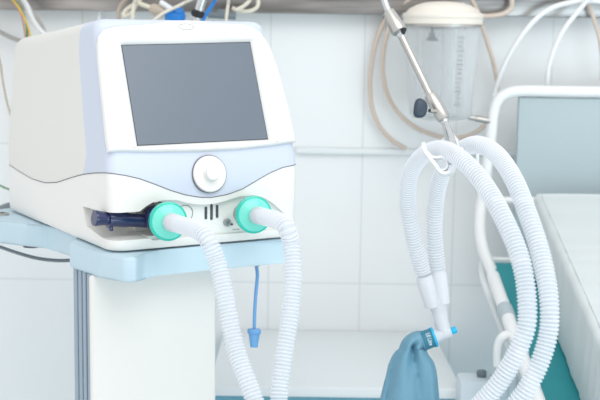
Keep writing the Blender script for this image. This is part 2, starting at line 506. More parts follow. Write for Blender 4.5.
rg = [loop(outl, -.002), loop(outl, .003, -.0002), loop(outl, .0058, -.0012), loop(outl, .0074, -.0035), loop(outl, .0080, -.007), loop(sc, .0078, .0105), loop(sc, .0066, .0065), loop(sc, .0034, .0025), loop(sc, .0012, .0006), loop(sc, .0002, 0)]
mk('screen_bezel', skin(rg, True), 'bezel', vent, local=True, angle=60)
def quad_face(poly, off, th):
    a = [fpt(x, z, off) for x, z in poly]; b = [fpt(x, z, off - th) for x, z in poly]
    return a + b, [[0, 1, 2, 3], [7, 6, 5, 4]] + [[i, 4 + i, 4 + (i + 1) % 4, (i + 1) % 4] for i in range(4)]
def shrink(poly, d):
    return [(x - math.copysign(d, x - cx), z - math.copysign(d, z - cz)) for x, z in poly]
scr = mk('screen', quad_face(shrink(sc, -.0002), .0006, .004), 'black', vent, local=True, smooth=False)
mk('display', quad_face(shrink(sc, .0010), .0009, .002), 'lcd', scr, local=True, smooth=False)
# oval badge outline above the screen
bx, bz = front(184, 28.6)
mk('badge', sweep([fpt(bx + .0125 * math.cos(a), bz + .0044 * math.sin(a), .0080) for a in [2 * PI * k / 40 for k in range(41)]], .00035, 6), 'seam', vent, local=True)
# rotary knob
kx, kz = front(209, 174)
kn = Vector((0, -1, .17)).normalized(); kb = fpt(kx, kz, 0)
mk('dial_ring', lathe([(-.006, .0285), (.002, .0285), (.0024, .0275), (.0024, .02)], kb, kn, 56), 'seam', vent, local=True)
kp = mk('dial', lathe([(-.004, .0274), (.003, .0274), (.0048, .0262), (.0052, .024), (.0046, .016), (.0055, .0125), (.009, .0112)], kb, kn, 56), 'chin', vent, local=True)
mk('dial_button', lathe([(0, .0112), (.010, .0108), (.0135, .0104), (.0148, .009), (.0142, .004), (.0138, 0)], kb, kn, 40), 'bezel', kp, local=True)
# vents, ports, small knob on the recessed panel (panel floor at y = .007)
YP = .007
def ponp(px, py, y=YP):
    a, d = lray(px, py); return a + d * ((y - a.y) / d.y)
for px, py, h in [(205.8, 213, 13.5), (211.4, 212, 17), (217, 211.3, 14)]:
    p = ponp(px, py); mk('vent_slot', box(p, (.0043, .004, h / 700 * 1.0), .0018, 3), 'slot', vent, local=True)
p = ponp(226.7, 222.3)
mk('port', lathe([(-.003, .0062), (.003, .0062), (.004, .005), (.004, .0035), (.001, .003)], p, (0, -1, 0), 28), 'greyp', vent, local=True)
p2 = ponp(231, 224); mk('port_pin', lathe([(-.002, .0016), (.004, .0016), (.0045, .001)], p2, (0, -1, 0), 16), 'slot', vent, local=True)
p = ponp(241, 213)
mk('gas_port', lathe([(-.004, .0135), (.003, .0135), (.004, .0125), (.004, .0105), (-.002, .010)], p, (0, -1, 0), 36), 'greyp', vent, local=True)
p = ponp(185, 213.5)
mk('port_ring', sweep([p + Vector((.0125 * math.cos(a), -.0004, .0125 * math.sin(a))) for a in [2 * PI * k / 40 for k in range(41)]], .0005, 6), 'seam', vent, local=True)
for px in (180, 196, 236, 258): 
    p = ponp(px, 236.5 - (px - 170) * .072 - 2.5); mk('marking', box(p, (.012, .0012, .0012)), 'greyp', vent, local=True)
# exhalation valve in the cavity
va = ponp(94, 218, .02); vb = ponp(158, 221.5, .02); vd = (vb - va).normalized(); vl = (vb - va).length
R_ = .0112
mk('exhalation_valve', join(lathe([(0, R_ * .55), (0, R_), (.003, R_ * 1.05), (.006, R_), (.016, R_ * .86), (.02, R_ * .86), (.021, R_ * 1.2), (.027, R_ * 1.25), (.028, R_), (.05, R_), (.055, R_ * .92), (vl, R_ * .92)], va, vd, 36),
   box(va + vd * .024 + Vector((0, -.004, -.011)), (.005, .008, .012), .001)), 'navy', vent, local=True)
pv = ponp(156, 218, .01)
mk('valve_body', lathe([(-.012, .016), (.0, .0185), (.012, .0185), (.016, .016), (.018, .012)], pv + Vector((0, .004, 0)), (0, -1, 0), 40), 'navy', vent, local=True)
for lx, ly in ((.04, .04), (.27, .04), (.04, .42), (.27, .42)):
    mk('foot', lathe([(0, .012), (.006, .014)], (lx, ly, -.0065), (0, 0, 1), 24), 'black', vent, local=True)

# ------------------------------------------------------------------ cart
ZTR = VO.z - .0065; ZB = ZTR - .038
def tl(px, py, z=ZB):
    p = VI @ onZ(px, py, z); return (p.x, p.y)
cart = thing('equipment_cart', (VO.x + .12, VO.y + .25, 0), 'equipment cart with light blue tray and cream column carrying the ventilator', 'cart')
poly = [tl(283, 262.5), tl(215, 269.5), tl(160, 275.5), tl(143, 278), tl(136.5, 283.5), tl(124, 283.5), tl(100, 277.5), tl(69.5, 268)]
a = tl(69.5, 268)
poly += [(a[0] + .014, a[1] + .03), (tl(72, 257.5)[0] + .012, tl(72, 257.5)[1] - .02), tl(71, 257.5), tl(58, 252), tl(47, 247.5), tl(25, 247), tl(0, 243), tl(-18, 240)]
b_ = tl(-18, 240); poly += [(b_[0] + .01, b_[1] + .07), (.04, .52), (.30, .52), (.302, .45), (.375, .45), (.375, .36), (.302, .36), (.302, .0)]
pw = [VW @ Vector((x, y, 0)) for x, y in poly]
mk('tray', prism([(p.x, p.y) for p in pw], ZB, ZTR, .006, 4), 'tray', cart, angle=50)
def lw(x, y, z): q = VW @ Vector((x, y, 0)); return Vector((q.x, q.y, z))
YCOL = .045
def onlocal(px, py, y=YCOL):
    a, d = lray(px, py); return (a + d * ((y - a.y) / d.y)).x
xa = onlocal(91.5, 340); xb2 = onlocal(216.5, 340)
rotv = Matrix.Rotation(YAW, 3, 'Z')
def cbox(x0, x1, y0, y1, z0, z1, bev, seg=3):
    return box(lw((x0 + x1) / 2, (y0 + y1) / 2, (z0 + z1) / 2), (x1 - x0, y1 - y0, z1 - z0), bev, seg, rotv)
mk('column', cbox(xa, xb2, YCOL, YCOL + .011, .12, ZB, .005, 4), 'column', cart)
px_ = xa + .002
mk('side_post', join(*[cbox(px_ + dx, px_ + .03, YCOL + q0, YCOL + q1, .12, ZB, .0015) for q0, q1, dx in ((.0115, .022, 0), (.022, .029, .004), (.029, .040, 0), (.040, .046, .004), (.046, .058, 0), (.058, .064, .004), (.064, .078, 0))]), 'post', cart)
mk('mast', cbox(xa + .05, xb2 - .03, YCOL + .011, YCOL + .075, .12, ZB, .004), 'post', cart)
mk('base', cbox(-.03, .30, -.02, .32, .06, .12, .02), 'tray', cart)
for lx, ly in ((-.0, .02), (.27, .02), (.0, .29), (.27, .29)):
    q = lw(lx, ly, .03); mk('caster', lathe([(-.012, .026), (-.01, .03), (.01, .03), (.012, .026)], q, (1, 0, 0), 24), 'black', cart)
q = VI @ onZ(34, 246, ZB)
mk('tray_pad', lathe([(0, .016), (.004, .018)], lw(q.x + .004, q.y + .018, ZB - .004), (0, 0, 1), 28), 'black', cart)
q = VI @ onZ(2, 215, ZTR)
mk('cable_eyelet', lathe([(0, .012), (.003, .012), (.004, .010), (.004, .006)], lw(q.x, q.y, ZTR), (0, 0, 1), 28), 'steel', cart)
mk('eyelet_hole', lathe([(0, .006), (.0042, .006)], lw(q.x, q.y, ZTR), (0, 0, 1), 20), 'black', cart)

# plug hanging on a blue cord from the tray
zc = .115
aa, dd = lray(256, 266); hp = aa + dd * ((.03 - aa.y) / dd.y)
ht = VW @ hp; tt = (ht - CAM).dot(FWD)
plug = thing('hanging_plug', P(254, 350, tt), 'blue stopper hanging on a blue cord below the cart tray', 'stopper')
mk('clip', box(Vector((ht.x, ht.y, ZB - .003)), (.014, .012, .006), .001), 'greyp', plug)
mk('cord', tube([Vector((ht.x, ht.y, ZB - .004)), P(257.4, 275, tt), P(256, 292, tt), P(254.8, 310, tt), P(254.2, 331, tt)], .0027), 'cord', plug)
dn = (P(254, 350, tt) - P(254.2, 329, tt))
mk('stopper', lathe([(0, .006), (.0005, .0095), (.0025, .0108), (.0065, .0108), (.0085, .0095), (.009, .0088), (.027, .0062), (.0295, .0055), (.030, .003)], P(254.2, 328.5, tt), dn, 32), 'cord', plug)

# ------------------------------------------------------------------ filters and breathing hoses
def vp(px, py, y): a, d = lray(px, py); return a + d * ((y - a.y) / d.y)
hose_dir = NF
def make_filter(px, py, label):
    c = VW @ vp(px, py, -.038)
    f = thing('breathing_filter', c, label, 'filter', 'teal filters on the ventilator ports')
    ax = (NF + Vector((-.16, -.05, .08))).normalized()
    mk('rim', lathe([(-.046, .010), (-.016, .0115), (-.011, .02), (-.006, .0262), (-.004, .0278), (.002, .0284), (.0045, .0278), (.0058, .0255)], c, ax, 56), 'teal', f)
    mk('face', lathe([(.0056, .0250), (.0062, .0245), (.0085, .019), (.012, .0125), (.016, .0115)], c, ax, 56), 'mint', f)
    mk('outlet', lathe([(.010, .0105), (.020, .0105), (.021, .0112), (.026, .0112)], c, ax, 32), 'cuff', f)
    return c, ax
cL, aL = make_filter(168, 221.3, 'round teal filter on the left port, beside the navy valve')
cR, aR = make_filter(253.5, 214.6, 'round teal filter on the right port, beside the vent slots')
HR = .0113
def make_hose(c, ax, pxs, label, endcuff):
    start = c + ax * .018
    h = thing('breathing_hose', start, label, 'hose', 'corrugated breathing hoses')
    mk('cuff', lathe([(0, .0128), (.002, .0134), (.020, .0128), (.022, .0118), (.032, .0112)], start, ax, 32), 'cuff', h)
    pts = [start + ax * .024] + [P(*q) for q in pxs]
    ct = mk('corrugated_tube', corrugated(catmull(pts, 14), HR, .0012, .0048, 24), 'hose', h, angle=28)
    ct.data.materials.append(M['hosewall'])                           # thin wall between the ridges
    for k, p in enumerate(ct.data.polygons):
        if (k // 24) % 4 in (1, 2): p.material_index = 1
    e0, e1, rr = endcuff
    mk('end_cuff', lathe([(0, .0118), (.002, .0128), (.018, .0130), (.03, .0128), ((e1 - e0).length, .0118)], e0, e1 - e0, 32), 'cuff', h)
    return h
hA = make_hose(cL, aL, [(203, 234, 1.59), (217, 262, 1.58), (226, 300, 1.57), (235, 345, 1.56), (249, 385, 1.54), (268, 425, 1.53), (330, 500, 1.53), (410, 490, 1.51), (463, 424, 1.49), (501, 380, 1.47), (524, 335, 1.46), (527, 300, 1.465), (520, 258, 1.48),
    (503, 217, 1.51), (483, 183, 1.55), (462, 160, 1.59), (443, 149.5, 1.64), (425, 154, 1.70), (411, 172, 1.75), (407.5, 200, 1.79), (413, 235, 1.82), (423, 272, 1.85)],
    'corrugated white hose from the left filter, looping over the near hook of the holder', (P(424, 276, 1.85), P(432.5, 306, 1.86), 0))
hB = make_hose(cR, aR, [(283.5, 224, 1.61), (291, 244, 1.60), (293, 275, 1.59), (290, 315, 1.58), (284, 355, 1.57), (279, 400, 1.56), (284, 450, 1.55), (340, 530, 1.53), (440, 515, 1.5), (497, 430, 1.475), (529, 385, 1.46), (547, 340, 1.46), (549, 300, 1.465), (541, 255, 1.49),
    (528, 215, 1.52), (514, 180, 1.56), (496, 154, 1.62), (476, 144.5, 1.67), (456, 154, 1.73), (443, 172, 1.77), (436, 200, 1.81), (434.5, 235, 1.84), (438, 270, 1.86)],
    'corrugated white hose from the right filter, looping over the far hook of the holder', (P(438, 272, 1.86), P(442.5, 304, 1.86), 0))

# ------------------------------------------------------------------ wye piece and reservoir bag
wye = thing('hose_connector', P(442, 332, 1.865), 'white branched connector with cyan cap joining both hoses to the bag', 'connector')
TW = 1.865
e = P(435, 330, TW) - P(456, 325, TW)
mk('stem', join(lathe([(0, .0135), (.003, .0165), (.012, .016), (.022, .0125), (.028, .0115), (.045, .0108), (.052, .0095)], P(437.2, 297, TW), P(443, 330, TW) - P(437.2, 297, TW), 32),
    sweep([P(432, 302, TW), P(436, 305, TW), P(441, 306, TW), P(445, 304, TW)], .011, 16)), 'cuff', wye)
nk0 = P(451, 331.2, TW); nk1 = P(433.5, 337.2, TW); nd = (nk1 - nk0).normalized()
mk('elbow', join(lathe([(0, .008), (.001, .0095), (.012, .0098), (.020, .0104), (.024, .0125), (.0265, .0135), (.03, .0135)], nk0, nd, 36), sweep([P(443, 322, TW), P(444, 334, TW)], [.0098, .0102], 24)), 'cuff', wye)
mk('cap', lathe([(0, .0048), (.001, .0055), (.008, .0055), (.010, .0046)], nk0 + nd * .001, -nd, 24), 'cyan', wye)
bag = thing('reservoir_bag', P(412, 520, 1.86), 'limp blue grey rubber breathing bag with a teal lettered collar', 'bag')
nb = nk0 + nd * .027
NR = .0150
mk('collar', lathe([(0, .0150), (.0004, NR + .0006), (.004, NR + .0006), (.0045, NR), (.0165, NR + .0003), (.017, NR + .001), (.019, NR + .001), (.0195, NR)], nb, nd, 48), 'label', bag)
mk('collar_edge', lathe([(-.001, .0145), (-.0008, NR + .001), (.0024, NR + .0013), (.0026, NR)], nb, nd, 48), 'cyan', bag)
mk('collar_seam', join(lathe([(.0192, NR), (.0195, NR + .0014), (.021, NR + .0014), (.0215, NR)], nb, nd, 48)), 'bag', bag, label='pale moulded ring')
# lettering wrapped round the collar
cu = bpy.data.curves.new('txt', 'FONT'); cu.body = '3.0 Litre'; cu.size = .0098; cu.align_x = 'CENTER'; cu.align_y = 'CENTER'; cu.extrude = .0001; cu.resolution_u = 3
to = bpy.data.objects.new('txt', cu); COL.objects.link(to); bpy.context.view_layer.update()
tm = bpy.data.meshes.new_from_object(to.evaluated_get(bpy.context.evaluated_depsgraph_get()))
toc = (CAM - nb); toc = (toc - nd * toc.dot(nd)).normalized()          # towards the camera, square to the neck
dnw = nd.cross(toc)
if dnw.z > 0: dnw = -dnw                                               # runs downwards round the collar
tv = []
for v in tm.vertices:
    s = v.co.x * .66 / (NR + .0006) + .05; h = .0098 - v.co.y * .95
    tv.append(nb + nd * h + (toc * math.cos(s) + dnw * math.sin(s)) * (NR + .0006 + (.0003 if v.co.z > 0 else -.0003)))
mk('lettering', (tv, [list(p.vertices) for p in tm.polygons]), 'ink', bag, smooth=False)
bpy.data.objects.remove(to); bpy.data.curves.remove(cu); bpy.data.meshes.remove(tm)
# bag body: elliptical sections along a drooping spine, with folds
secs = [  # centre px, py, half width (px), half depth (px), angle of the section's wide axis (deg in the picture, 0 = horizontal)
(421.5, 340.3, 9.8, 9.8, 74), (417, 341.5, 10.4, 10.2, 68), (412.5, 345.5, 11.3, 10.3, 52), (412, 351, 15, 10.5, 34), (411.5, 358, 20, 11.5, 18), (411.5, 366, 23.6, 13, 9), (411.5, 378, 26, 15, 5), (410.5, 393, 28.6, 17, 2), (409.5, 410, 31, 19, 0), (410.5, 440, 33.5, 21, 0), (411, 475, 31, 20, 0), (411, 505, 23, 16, 0), (411, 520, 10, 8, 0)]
pxm = TW / F
sp = catmull([Vector((s[0], s[1], 0)) for s in secs], 5); par = catmull([Vector((s[2], s[3], s[4])) for s in secs], 5)
rings = []
NB = 64
for j, (c_, q_) in enumerate(zip(sp, par)):
    o_ = P(c_.x, c_.y, TW); an = math.radians(q_.z)
    wd = RT * math.cos(an) - UP * -math.sin(an) if False else RT * math.cos(an) + UP * -math.sin(an)
    k = j / (len(sp) - 1); fold = min(1, max(0, (j - 3) / 8)) * max(0, 1 - k * .9)
    row = []
    # depth axis: perpendicular to the wide axis and to the spine
    tn = (sp[min(j + 1, len(sp) - 1)] - sp[max(j - 1, 0)]).normalized()
    tw = (RT * tn.x - UP * tn.y).normalized()
    wd = (wd - tw * wd.dot(tw)).normalized(); dp = tw.cross(wd).normalized()
    for i in range(NB):
        a = 2 * PI * i / NB
        w_ = 1 + fold * (.10 * math.cos(5 * a + .6 + 1.2 * k))
        d_ = 1 + fold * (1.25 * (abs(math.cos(2.5 * a + .5 + 1.6 * k)) - .6) + .35 * (abs(math.cos(4 * a + 2.2 - 2.5 * k)) - .6))
        row.append(o_ + wd * (math.cos(a) * q_.x * pxm * (1 + (w_ - 1) * .25)) + dp * (math.sin(a) * q_.y * pxm * d_))
    rings.append(row)
mk('bag_body', skin(rings, True, True, True), 'bag', bag, angle=70)

# ------------------------------------------------------------------ support arm with hose holder
arm = thing('support_arm', P(197, 16, 2.12), 'chrome jointed support arm reaching over to hold the hoses', 'support arm')
A0 = P(383, -4, 1.735); A1 = P(388.5, 12, 1.725); A2 = P(399.5, 32, 1.715); A3 = P(430, 95, 1.69); A4 = P(444, 119.5, 1.68); A5 = P(455, 152, 1.640)
B0 = P(196.5, 18, 2.19); B1 = P(224, -75, 2.15); B2 = P(345, -110, 1.78)
mk('pole', join(rod(B0, B1, .0085), rod(Vector((B0.x, B0.y, ZTR)), B0, .0085), rod(B1, B2, .0085), lathe([(-.014, .004), (-.01, .012), (0, .015), (.01, .012), (.014, .004)], B1, (0, 0, 1), 24), lathe([(-.014, .004), (-.01, .012), (0, .015), (.01, .012), (.014, .004)], B2, (0, 0, 1), 24)), 'chrome', arm)
mk('clamp_ring', lathe([(0, .0095), (.003, .0125), (.010, .0125), (.013, .0095)], B0 + (B1 - B0).normalized() * .002, B1 - B0, 28), 'black', arm)
mk('upper_rod', rod(B2, A1, .0048), 'chrome', arm)
d1 = (A2 - A0).normalized(); L1 = (A2 - A1).length
mk('upper_joint', join(lathe([(-.002, .0052), (0, .0085), (.006, .0092), (L1 * .5, .0105), (L1 * .9, .0118), (L1, .0105), (L1 + .002, .006)], A1, A2 - A1, 32)), 'steel', arm)
mk('pivot_ball', lathe([(-.007, .001), (-.005, .005), (0, .007), (.005, .005), (.007, .001)], A2 + d1 * .004, d1, 24), 'chrome', arm)
mk('joint_slot', box(A2 + d1 * -.001 + RT * .006 - FWD * .006, (.006, .008, .010), .002, 2, Matrix.Rotation(.4, 3, 'Y')), 'black', arm)
mk('lower_rod', rod(A2 + d1 * .006, A3 + (A3 - A2).normalized() * .01, .0052), 'steel', arm)
L2 = (A4 - A3).length; d2 = (A4 - A3).normalized()
mk('lower_joint', lathe([(-.001, .0055), (0, .0085), (.002, .0095), (L2 * .9, .0098), (L2, .008), (L2 + .001, .005)], A3, d2, 32), 'steel', arm)
KB = P(433.5, 111.5, 1.67)
sidev = (P(411, 106, 1.66) - KB).normalized()
mk('knob_stem', rod(P(438, 112, 1.68), KB + sidev * .006, .003), 'steel', arm)
# wing-shaped thumb knob
bm = bmesh.new(); bmesh.ops.create_uvsphere(bm, u_segments=24, v_segments=14, radius=1)
g = from_bm(bm)
vx = (UP * .95 + RT * -.25).normalized(); vx = (vx - sidev * vx.dot(sidev)).normalized(); vz = sidev.cross(vx)
kc = P(420.5, 108.5, 1.665)
kv = []
for v in g[0]:
    e_ = lambda x, p: math.copysign(abs(x) ** p, x)
    kv.append(kc + sidev * (e_(v.x, .8) * .0098) + vx * (e_(v.y, .7) * .0135 * (1 + .18 * v.x)) + vz * (e_(v.z, .8) * .0065))
mk('thumb_knob', (kv, g[1]), 'knob', arm)
d3 = (A5 - A4).normalized()
mk('lower_ball', lathe([(-.007, .001), (-.005, .0045), (0, .0062), (.004, .005), (.0055, .0034), (.008, .0034), (.009, .0054), (.012, .006), ((A5 - A4).length, .006)], A4 + d3 * .003, d3, 24), 'chrome', arm)
# holder: plate with two open hooks
def ribbon(pts, w_, th, normal):
    pts = catmull(pts, 8); V = []; Fc = []
    n = len(pts)
    for i, p in enumerate(pts):
        T = (pts[min(i + 1, n - 1)] - pts[max(i - 1, 0)]).normalized(); s = T.cross(normal).normalized(); nn = s.cross(T).normalized()
        for a, b in ((-1, -1), (1, -1), (1, 1), (-1, 1)): V.append(p + nn * (w_ / 2 * a) + s * (th / 2 * b))
    for i in range(n - 1):
        for k in range(4): k2 = (k + 1) % 4; Fc.append([i * 4 + k, i * 4 + k2, (i + 1) * 4 + k2, (i + 1) * 4 + k])
    Fc += [[0, 1, 2, 3], [(n - 1) * 4 + k for k in (3, 2, 1, 0)]]
    return V, Fc
HN = (-FWD + UP * .28 - RT * .22).normalized()
TH_ = 1.622
hk = [(423.6, 142.5), (425, 150), (430, 158), (436, 166), (440, 171.5), (444.5, 174), (450, 173), (453.5, 168.5), (452, 163), (448, 162)]
hk2 = [(477.5, 140), (477.6, 150), (477.5, 160), (475.5, 166), (470, 167), (466, 162), (466, 155), (469, 151.5), (473, 153)]
mk('hose_holder', join(ribbon([P(x, y, TH_) for x, y in hk], 0.013, .0046, HN),
    ribbon([P(x, y, 1.70) for x, y in hk2], 0.012, .0036, HN),
    ribbon([P(x, y, TH_) for x, y in [(427, 152), (432, 157), (437, 158), (441, 157.5), (445, 160), (447.5, 165), (446, 169), (441, 171.5)]], .008, .0030, HN),
    ribbon([P(448, 162, TH_), P(449, 155, 1.64), P(452, 150, 1.66)], .010, .0025, HN),
    ribbon([P(452, 150, 1.66), P(460, 150, 1.68), P(469, 152, 1.70)], .010, .0025, HN)), 'white', arm)
tri = [P(441, 140.5, 1.668), P(447, 134, 1.668), P(453.5, 134, 1.668), P(458.5, 140, 1.668), P(459, 151, 1.668), P(448, 151, 1.668)]
n = len(tri); V = [p + HN * .003 for p in tri] + [p - HN * .003 for p in tri]
mk('holder_plate', (V, [list(range(n)), [n + i for i in range(n)][::-1]] + [[i, (i + 1) % n, n + (i + 1) % n, n + i] for i in range(n)]), 'white', arm, smooth=False)

# ------------------------------------------------------------------ bed
HY = 2.40
A = onY(534, 192, 2.35)
Yb = 1.84
for _ in range(60):
    Bp = onY(601, 345, Yb); Yb *= A.x / Bp.x
inc = (Bp - A).normalized(); nrm = Vector((1, 0, 0)).cross(inc)
if nrm.z < 0: nrm = -nrm
def slab(x0, x1, s0, s1, n0, n1, org, wrinkle=0, nx=2, ns=2, bev=.02):
    bm = bmesh.new(); bmesh.ops.create_cube(bm, size=1)
    for v in bm.verts: v.co = Vector(((x0 + x1) / 2 + v.co.x * (x1 - x0), (s0 + s1) / 2 + v.co.y * (s1 - s0), (n0 + n1) / 2 + v.co.z * (n1 - n0)))
    bmesh.ops.bevel(bm, geom=list(bm.edges), offset=bev, segments=4, profile=.5, affect='EDGES')
    if wrinkle:
        bmesh.ops.subdivide_edges(bm, edges=[e for e in bm.edges if abs(e.verts[0].co.y - e.verts[1].co.y) > .2], cuts=90, use_grid_fill=True)
        bmesh.ops.subdivide_edges(bm, edges=[e for e in bm.edges if abs(e.verts[0].co.z - e.verts[1].co.z) > .05 or abs(e.verts[0].co.x - e.verts[1].co.x) > .3], cuts=14, use_grid_fill=True)
        for v in bm.verts:
            y = v.co.y; q = math.sin(y * 95 + 9 * v.co.z + 2.3 * math.sin(y * 23)) + .6 * math.sin(y * 161 + v.co.x * 11)
            v.co.z += wrinkle * .5 * q * (1 if v.co.z > n1 - .03 else .3); v.co.x -= wrinkle * q * (1 if v.co.x < x0 + .03 else 0)
    V, Fc = from_bm(bm)
    return [Vector((org.x, org.y, org.z)) + Vector((1, 0, 0)) * v.x + inc * v.y + nrm * v.z for v in V], Fc
TK = .155
mt = mk('mattress', slab(0, .85, 0, 1.15, -TK, 0, A, .0010, bev=.012), 'mattress', smooth=True, angle=60)
pp = [Vector((A.x, A.y, A.z)) + Vector((1, 0, 0)) * x + inc * y + nrm * n for x, y, n in [(.012, 1.14, .0006), (.012, .6, .0006), (.012, .05, .0006), (.013, .016, .0006), (.05, .012, .0006), (.83, .012, .0006)]]
mk('piping', sweep(resample(pp, .02)[0], .0016, 8), 'mattress', mt)
tag(mt, 'pale vinyl mattress sloping down from the raised head of the bed', 'mattress')
bed = thing('hospital_bed', (A.x + .42, 1.8, 0), 'hospital bed with white tube frame, grey teal headboard and teal deck', 'bed')
dl = onY(494, 263, 2.40)
mk('deck', slab(-.075, .9, -.004, 1.2, -TK - .032, -TK - .001, A, 0, bev=.008), 'deck', bed)
mk('deck_rim', slab(-.070, .9, -.016, -.006, -TK - .036, -TK + .004, A, 0, bev=.003), 'white', bed)
HBY = 2.455
ptl = onY(519, 97, HBY); pbl = onY(512, 205, HBY)
px1 = ptl.x + .95
mk('headboard', (lambda z0, z1: box(((ptl.x + px1) / 2, HBY + .008, (z0 + z1) / 2), (px1 - ptl.x, .016, z1 - z0), .004))(pbl.z - .25, ptl.z), 'panel', bed)
fx = [(560, 91.5), (525, 91), (510, 92.5), (499, 99), (493.5, 112), (490.5, 140), (486, 175), (481.5, 205), (480, 228), (483.5, 250), (492, 272), (501, 297)]
pts = [Vector((px1 + .05, HBY, onY(600, 92, HBY).z))] + [onY(x, y, HBY - max(0, y - 200) * .0012) for x, y in fx]
rend = pts[-1]
pts2 = [pts[0]] + [pts[0].lerp(pts[1], .5)] + pts[1:]
mk('headboard_frame', tube(pts2, .0118, 16, 8), 'white', bed)
mk('cross_bar', rod(onY(490, 200.5, HBY - .01), onY(534, 200.5, HBY - .01), .008), 'white', bed)
r0 = onY(493, 276, 2.30); r1 = onY(557, 455, 1.70)
sr = mk('side_rail', sweep([r0.lerp(r1, k / 10) for k in range(11)] , .0125, 24), 'white', bed)
rd = (r1 - r0)
for k0, k1 in ((.225, .295), (.45, .505)):
    mk('rail_sleeve', lathe([(0, .0125), (.001, .0146), (rd.length * (k1 - k0) - .001, .0146), (rd.length * (k1 - k0), .0125)], r0 + rd * k0, rd, 28), 'railgrey', sr, label='grey sleeve on the white rail')
for k in (.8, .97):
    q = r0.lerp(r1, k); mk('rail_bracket', rod(q, q + Vector((.09, 0, -.01)), .007), 'white', bed)
mk('lower_rail', tube([onY(484, 262, 2.42), onY(483.5, 274, 2.40), onY(488, 290, 2.37), onY(506, 335, 2.27), onY(531, 398, 2.13), onY(545, 430, 2.06)], .0088, 14), 'white', bed)
mk('rail_hook', tube([onY(511, 335, 2.06), onY(504, 336, 2.05), onY(499, 343, 2.05), (onY(497.5, 355, 2.05)), onY(498, 366, 2.05)], .0082, 12), 'white', bed)
zl = min(v.co.z for v in mt.data.vertices)
for x_, y_ in ((A.x, 2.38), (A.x + .8, 2.38)):
    mk('leg', rod(Vector((x_, y_, 0)), Vector((x_, y_, .96)), .016), 'white', bed)
for x_, y_ in ((A.x + .02, 1.40), (A.x + .8, 1.40)):
    mk('leg', rod(Vector((x_, y_, 0)), Vector((x_, y_, .56)), .016), 'white', bed)

# grey box on the floor by the bed
bx0 = onY(460.5, 381, 2.12); bx1 = onY(499, 381, 2.12)
gb = thing('floor_cabinet', ((bx0.x + bx1.x) / 2, 2.15, 0), 'pale grey cabinet with a dark top knob beside the bed rail', 'cabinet')
mk('cabinet_body', box(((bx0.x + bx1.x) / 2 + .01, 2.15, bx0.z / 2), (bx1.x - bx0.x + .02, .06, bx0.z), .006), 'box', gb)
q = onY(481.5, 375, 2.15)
mk('knob', lathe([(-.004, .008), (.003, .0095), (.006, .0095), (.008, .007)], Vector((q.x, 2.15, bx0.z + .004)), (0, 0, 1), 24), 'darkhose', gb)

# ------------------------------------------------------------------ suction canister
CY = 2.45
def cp(px, py): return onY(px, py, CY)
ctop = cp(443, 22); ppm = (cp(483, 22) - cp(403, 22)).length / 80
can = thing('suction_canister', cp(443, 122), 'clear suction canister with cream lid hung on the wall rail', 'canister')
rl = 40.5 * ppm; zt = ctop.z
ax = Vector((0, 0, 1))
lidb = Vector((ctop.x, CY, zt))
mk('lid', lathe([(-.005, rl * .93), (-.004, rl * .975), (.004, rl * .985), (.0055, rl * .97), (.007, rl * .985), (.009, rl), (.015, rl * 1.0), (.017, rl * .985), (.018, rl * .93), (.026, rl * .84), (.033, rl * .68), (.038, rl * .50), (.040, rl * .3), (.041, .01)], lidb, ax, 56), 'cream', can)
hj = (cp(443, 26) - cp(443, 121)).length
mk('jar', lathe([(0, rl * .55), (.003, rl * .70), (.010, rl * .78), (hj * .5, rl * .845), (hj, rl * .90), (hj, rl * .87), (hj * .5, rl * .815), (.012, rl * .75), (.006, rl * .5)], lidb - ax * (hj + .004), ax, 56), 'jar', can)
mk('clamp_ring', lathe([(-.010, rl * .90), (-.010, rl * .955), (-.004, rl * .955), (-.004, rl * .90)], lidb, ax, 56, cap=False), 'steel', can)
fq = cp(432, 35)
mk('float_valve', join(lathe([(-.008, .012), (-.004, .013), (0, .007), (.008, .006), (.010, .003), (.03, .0025)], Vector((fq.x, CY, fq.z - .004)), ax, 24)), 'black', can)
mk('inner_pipe', rod(Vector((lidb.x + .012, CY, zt)), Vector((lidb.x + .012, CY, zt - hj * .9)), .014), 'jar', can)
tk = []
for k in range(16):
    z = zt - .03 - k * (hj - .05) / 16; an = -PI / 2 + .42; rr = rl * (.90 - .075 * (zt - z) / hj) + .0006
    an2 = an
    q = Vector((lidb.x + rr * math.cos(an), CY + rr * math.sin(an), z))
    tk.append(box(q, (.010 if k % 3 else .016, .0012, .0016), 0, 1, Matrix.Rotation(an + PI / 2, 3, 'Z')))
mk('graduation', join(*tk), 'tick', can, smooth=False)
mk('bottom_clamp', join(rod(cp(468, 117), cp(478, 119), .005), rod(cp(476, 118.5), cp(490, 121), .0065)), 'steel', can)
mk('bracket', box((lidb.x, (CY + rl + WY) / 2, zt + .0), (.04, WY - CY - rl + .012, .03), .003), 'steel', can)

# ------------------------------------------------------------------ tubes and cables round the wall
def wp(lst, off):
    p = [onY(x, y, WY - off) for x, y in lst]
    if lst[0][1] < 0: p.insert(0, onY(lst[0][0], lst[0][1] - 9, WY - .03))      # tucked over the rail
    if lst[-1][1] < 0: p.append(onY(lst[-1][0], lst[-1][1] - 9, WY - .03))
    return p
cable('suction_tube', wp([(408, -4), (398, 3), (386, 18), (376, 42), (370.5, 75), (371.5, 105), (380, 127), (392, 140), (406, 148.5)], .03), .0050, 'beige', 'beige tube looping left of the canister, outermost loop, loose lower end', 'tube')
cable('suction_tube', wp([(412, -4), (402, 6), (390, 25), (383, 55), (384, 82), (392, 104), (408, 122), (430, 134), (452, 138), (472, 134), (488, 122), (496, 108)], .045), .0050, 'beige', 'beige tube looping under the clear canister, inner loop', 'tube')
cable('suction_tube', wp([(478, 16), (490, 16), (503, 14), (511, 8), (512, -4)], .07), .0050, 'beige', 'short beige tube running from the canister lid up over the rail', 'tube')
